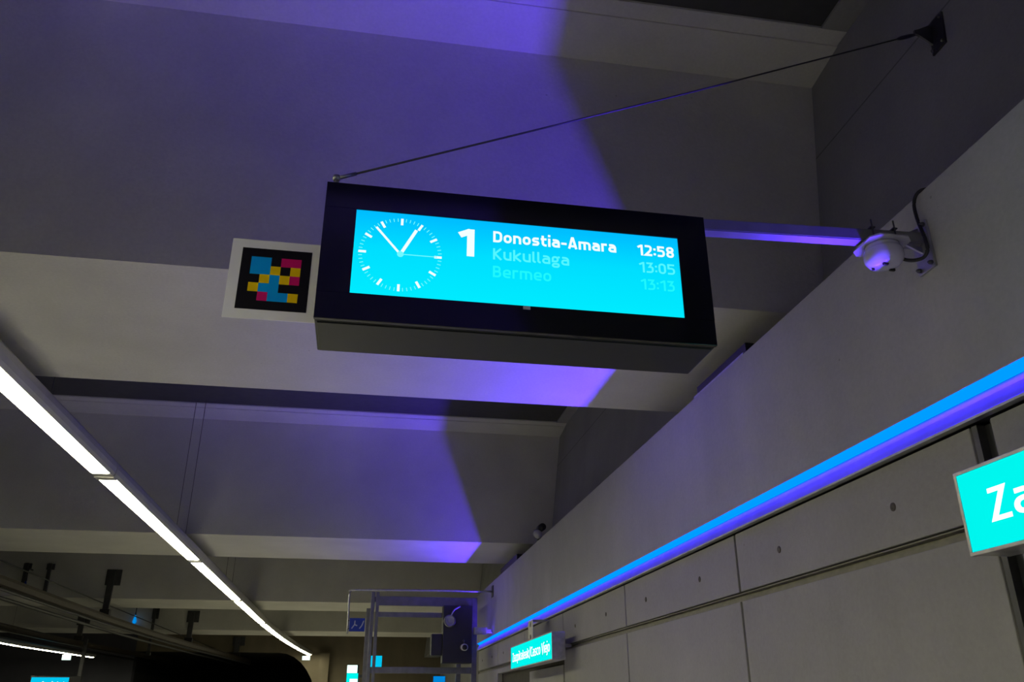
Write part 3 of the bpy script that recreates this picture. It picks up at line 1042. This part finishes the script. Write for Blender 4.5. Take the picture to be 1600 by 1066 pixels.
# ------------------------------------------------------------------ steel lift frame at the far end of the platform
LY = 17.0
lf = thing('lift_frame', 'grey steel lift frame at the far end of the platform', 'frame', (1.2, LY, 0))
for (x0, x1, y0, z1) in ((.20, .265, LY, 3.68), (.295, .355, LY, 3.68), (2.17, 2.27, LY, 3.60)):
    box('post', x0, x1, y0, y0 + .10, 0, z1, M['frame_steel'], lf, bevel=.004)
for x0, x1 in ((.14, .27), (2.12, 2.22)):
    box('post', x0, x1, LY + 2.2, LY + 2.3, 0, 3.6, M['frame_steel'], lf, bevel=.004)
bm = bmesh.new()
add_box(bm, .355, 2.17, LY + .01, LY + .09, 3.43, 3.60, .004)
link('head_beam', bm, M['frame_steel'], lf)
bm = bmesh.new()
add_box(bm, .355, 2.17, LY + .02, LY + .08, 3.22, 3.31, .004)
link('cross_rail', bm, M['frame_steel'], lf)
box('lower_beam', .265, 2.17, LY + .02, LY + .12, 2.21, 2.32, M['frame_steel'], lf, bevel=.004)
box('side_rail', .23, .30, LY + .1, LY + 2.2, 3.50, 3.60, M['frame_steel'], lf)
box('side_rail', 2.18, 2.25, LY + .1, LY + 2.2, 3.44, 3.54, M['frame_steel'], lf)

eq = thing('equipment_cabinet', 'dark equipment cabinet hung in the steel lift frame', 'cabinet', (1.87, LY - .2, 2.34))
box('body', 1.58, 2.14, LY - .30, LY + .019, 2.38, 3.42, M['equip'], eq, bevel=.01)
box('side_box', 1.37, 1.578, LY - .24, LY + .0, 2.52, 2.90, M['equip'], eq, bevel=.01)
bm = bmesh.new()
add_lathe(bm, [(.10, 0), (.115, -.03), (.10, -.05), (.085, -.03), (.03, -.02), (.028, -.06)], (1.70, LY - .30, 3.13), 20, 'y')
link('round_horn', bm, M['galv'], eq, smooth=False)
tube('conduit', smooth_path([(1.72, LY - .33, 3.22), (1.78, LY - .34, 3.33), (1.9, LY - .31, 3.40)]), .014, M['galv'], eq)

cc = thing('bullet_camera', 'dark round lens camera at the end of the blue strip', 'camera', (1.95, LY - .75, 2.64))
tube('body', [(1.97, LY - .33, 2.66), (1.95, LY - .72, 2.635)], .062, M['white_plastic'], cc, 16)
tube('lens', [(1.95, LY - .70, 2.636), (1.949, LY - .735, 2.634)], .048, M['slot'], cc, 16)
tube('bracket', [(1.97, LY - .40, 2.66), (1.97, LY - .40, 2.78), (1.97, LY - .31, 2.78)], .02, M['steel_dark'], cc, 8)

bs = thing('wall_bracket_box', 'blue lit junction box hung beside the lift frame', 'box', (2.25, LY - .4, 2.55))
box('case', 2.14, 2.38, LY - .62, LY - .42, 2.88, 3.00, M['galv'], bs, bevel=.008)
box('lid', 2.16, 2.36, LY - .632, LY - .62, 2.895, 2.985, M['galv'], bs, bevel=.003)
beam('support', (2.37, LY - .5, 2.94), (2.5, LY - .5, 2.94), .06, .06, M['galv'], bs)

# bent rod carrying the blue pictogram
rod = thing('bent_sign_rod', 'thin bent steel rod crossing from the wall above the lift frame', 'rod', (2.5, 16.5, 3.66))
tube('rod', smooth_path([(2.49, 16.5, 3.665), (1.2, 16.5, 3.655), (-.10, 16.5, 3.64), (-.19, 16.5, 3.61), (-.215, 16.5, 3.52), (-.205, 16.5, 3.2), (-.203, 16.5, 2.86)], 4), .018, M['galv'], rod, 8)
box('wall_plate', 2.485, 2.5, 16.40, 16.60, 3.56, 3.77, M['steel_dark'], rod)
pg = thing('pictogram_sign', 'small square blue pictogram sign hung from the bent rod', 'sign', (-.02, 16.46, 2.9))
box('plate', -.175, .105, 16.44, 16.47, 2.90, 3.135, M['pictogram_blue'], pg, bevel=.004)
bm = bmesh.new()
add_beam(bm, (-.13, 16.437, 2.95), (-.08, 16.437, 3.02), .004, .02)
add_beam(bm, (-.08, 16.437, 3.02), (-.075, 16.437, 3.09), .004, .02)
add_beam(bm, (-.08, 16.437, 3.02), (-.03, 16.437, 3.00), .004, .02)
add_beam(bm, (.01, 16.437, 2.95), (.05, 16.437, 3.00), .004, .02)
add_beam(bm, (.05, 16.437, 3.00), (.085, 16.437, 3.09), .004, .02)
link('symbol', bm, M['pictogram_white'], pg)
for zz in (3.09, 2.95):
    tube('clip', [(-.205, 16.48, zz), (-.16, 16.475, zz)], .010, M['steel_dark'], pg, 6)

# more small lit signs beyond the frame
s1 = thing('hanging_sign', 'pale cyan small sign seen beyond the lift frame post', 'sign', (.40, 19.2, 2.4))
box('case', .271, .535, 19.21, 19.27, 2.402, 2.640, M['equip'], s1)
box('lit_panel', .274, .532, 19.2, 19.212, 2.408, 2.634, M['cyan_screen'], s1)
s2 = thing('exit_box', 'white and cyan lit box sign left of the lift frame post', 'sign', (-.08, 19.2, 2.1))
box('upper_panel', -.182, .03, 19.2, 19.22, 2.29, 2.445, M['exit_white'], s2)
o = box('lower_panel', -.182, .055, 19.2, 19.22, 2.05, 2.286, M['sign_cyan'], s2)
o['label'] = 'cyan lower panel'
box('case', -.19, .065, 19.22, 19.30, 2.04, 2.455, M['equip'], s2)
box('pictogram', -.115, .05, 19.195, 19.2, 2.07, 2.175, M['sign_white'], s2)
box('side_bracket', .065, .139, 19.23, 19.27, 2.20, 2.26, M['steel_dark'], s2)
s3 = thing('screen_box', 'small blue lit screen below the lift frame lower beam', 'screen', (1.84, 20, 2.0))
box('case', 1.70, 1.98, 20.01, 20.08, 1.98, 2.27, M['equip'], s3)
box('lit_panel', 1.71, 1.97, 20.0, 20.012, 1.99, 2.26, M['small_blue'], s3)
box('post', 1.81, 1.87, 20.08, 20.12, 0, 2.2, M['steel_dark'], s3)
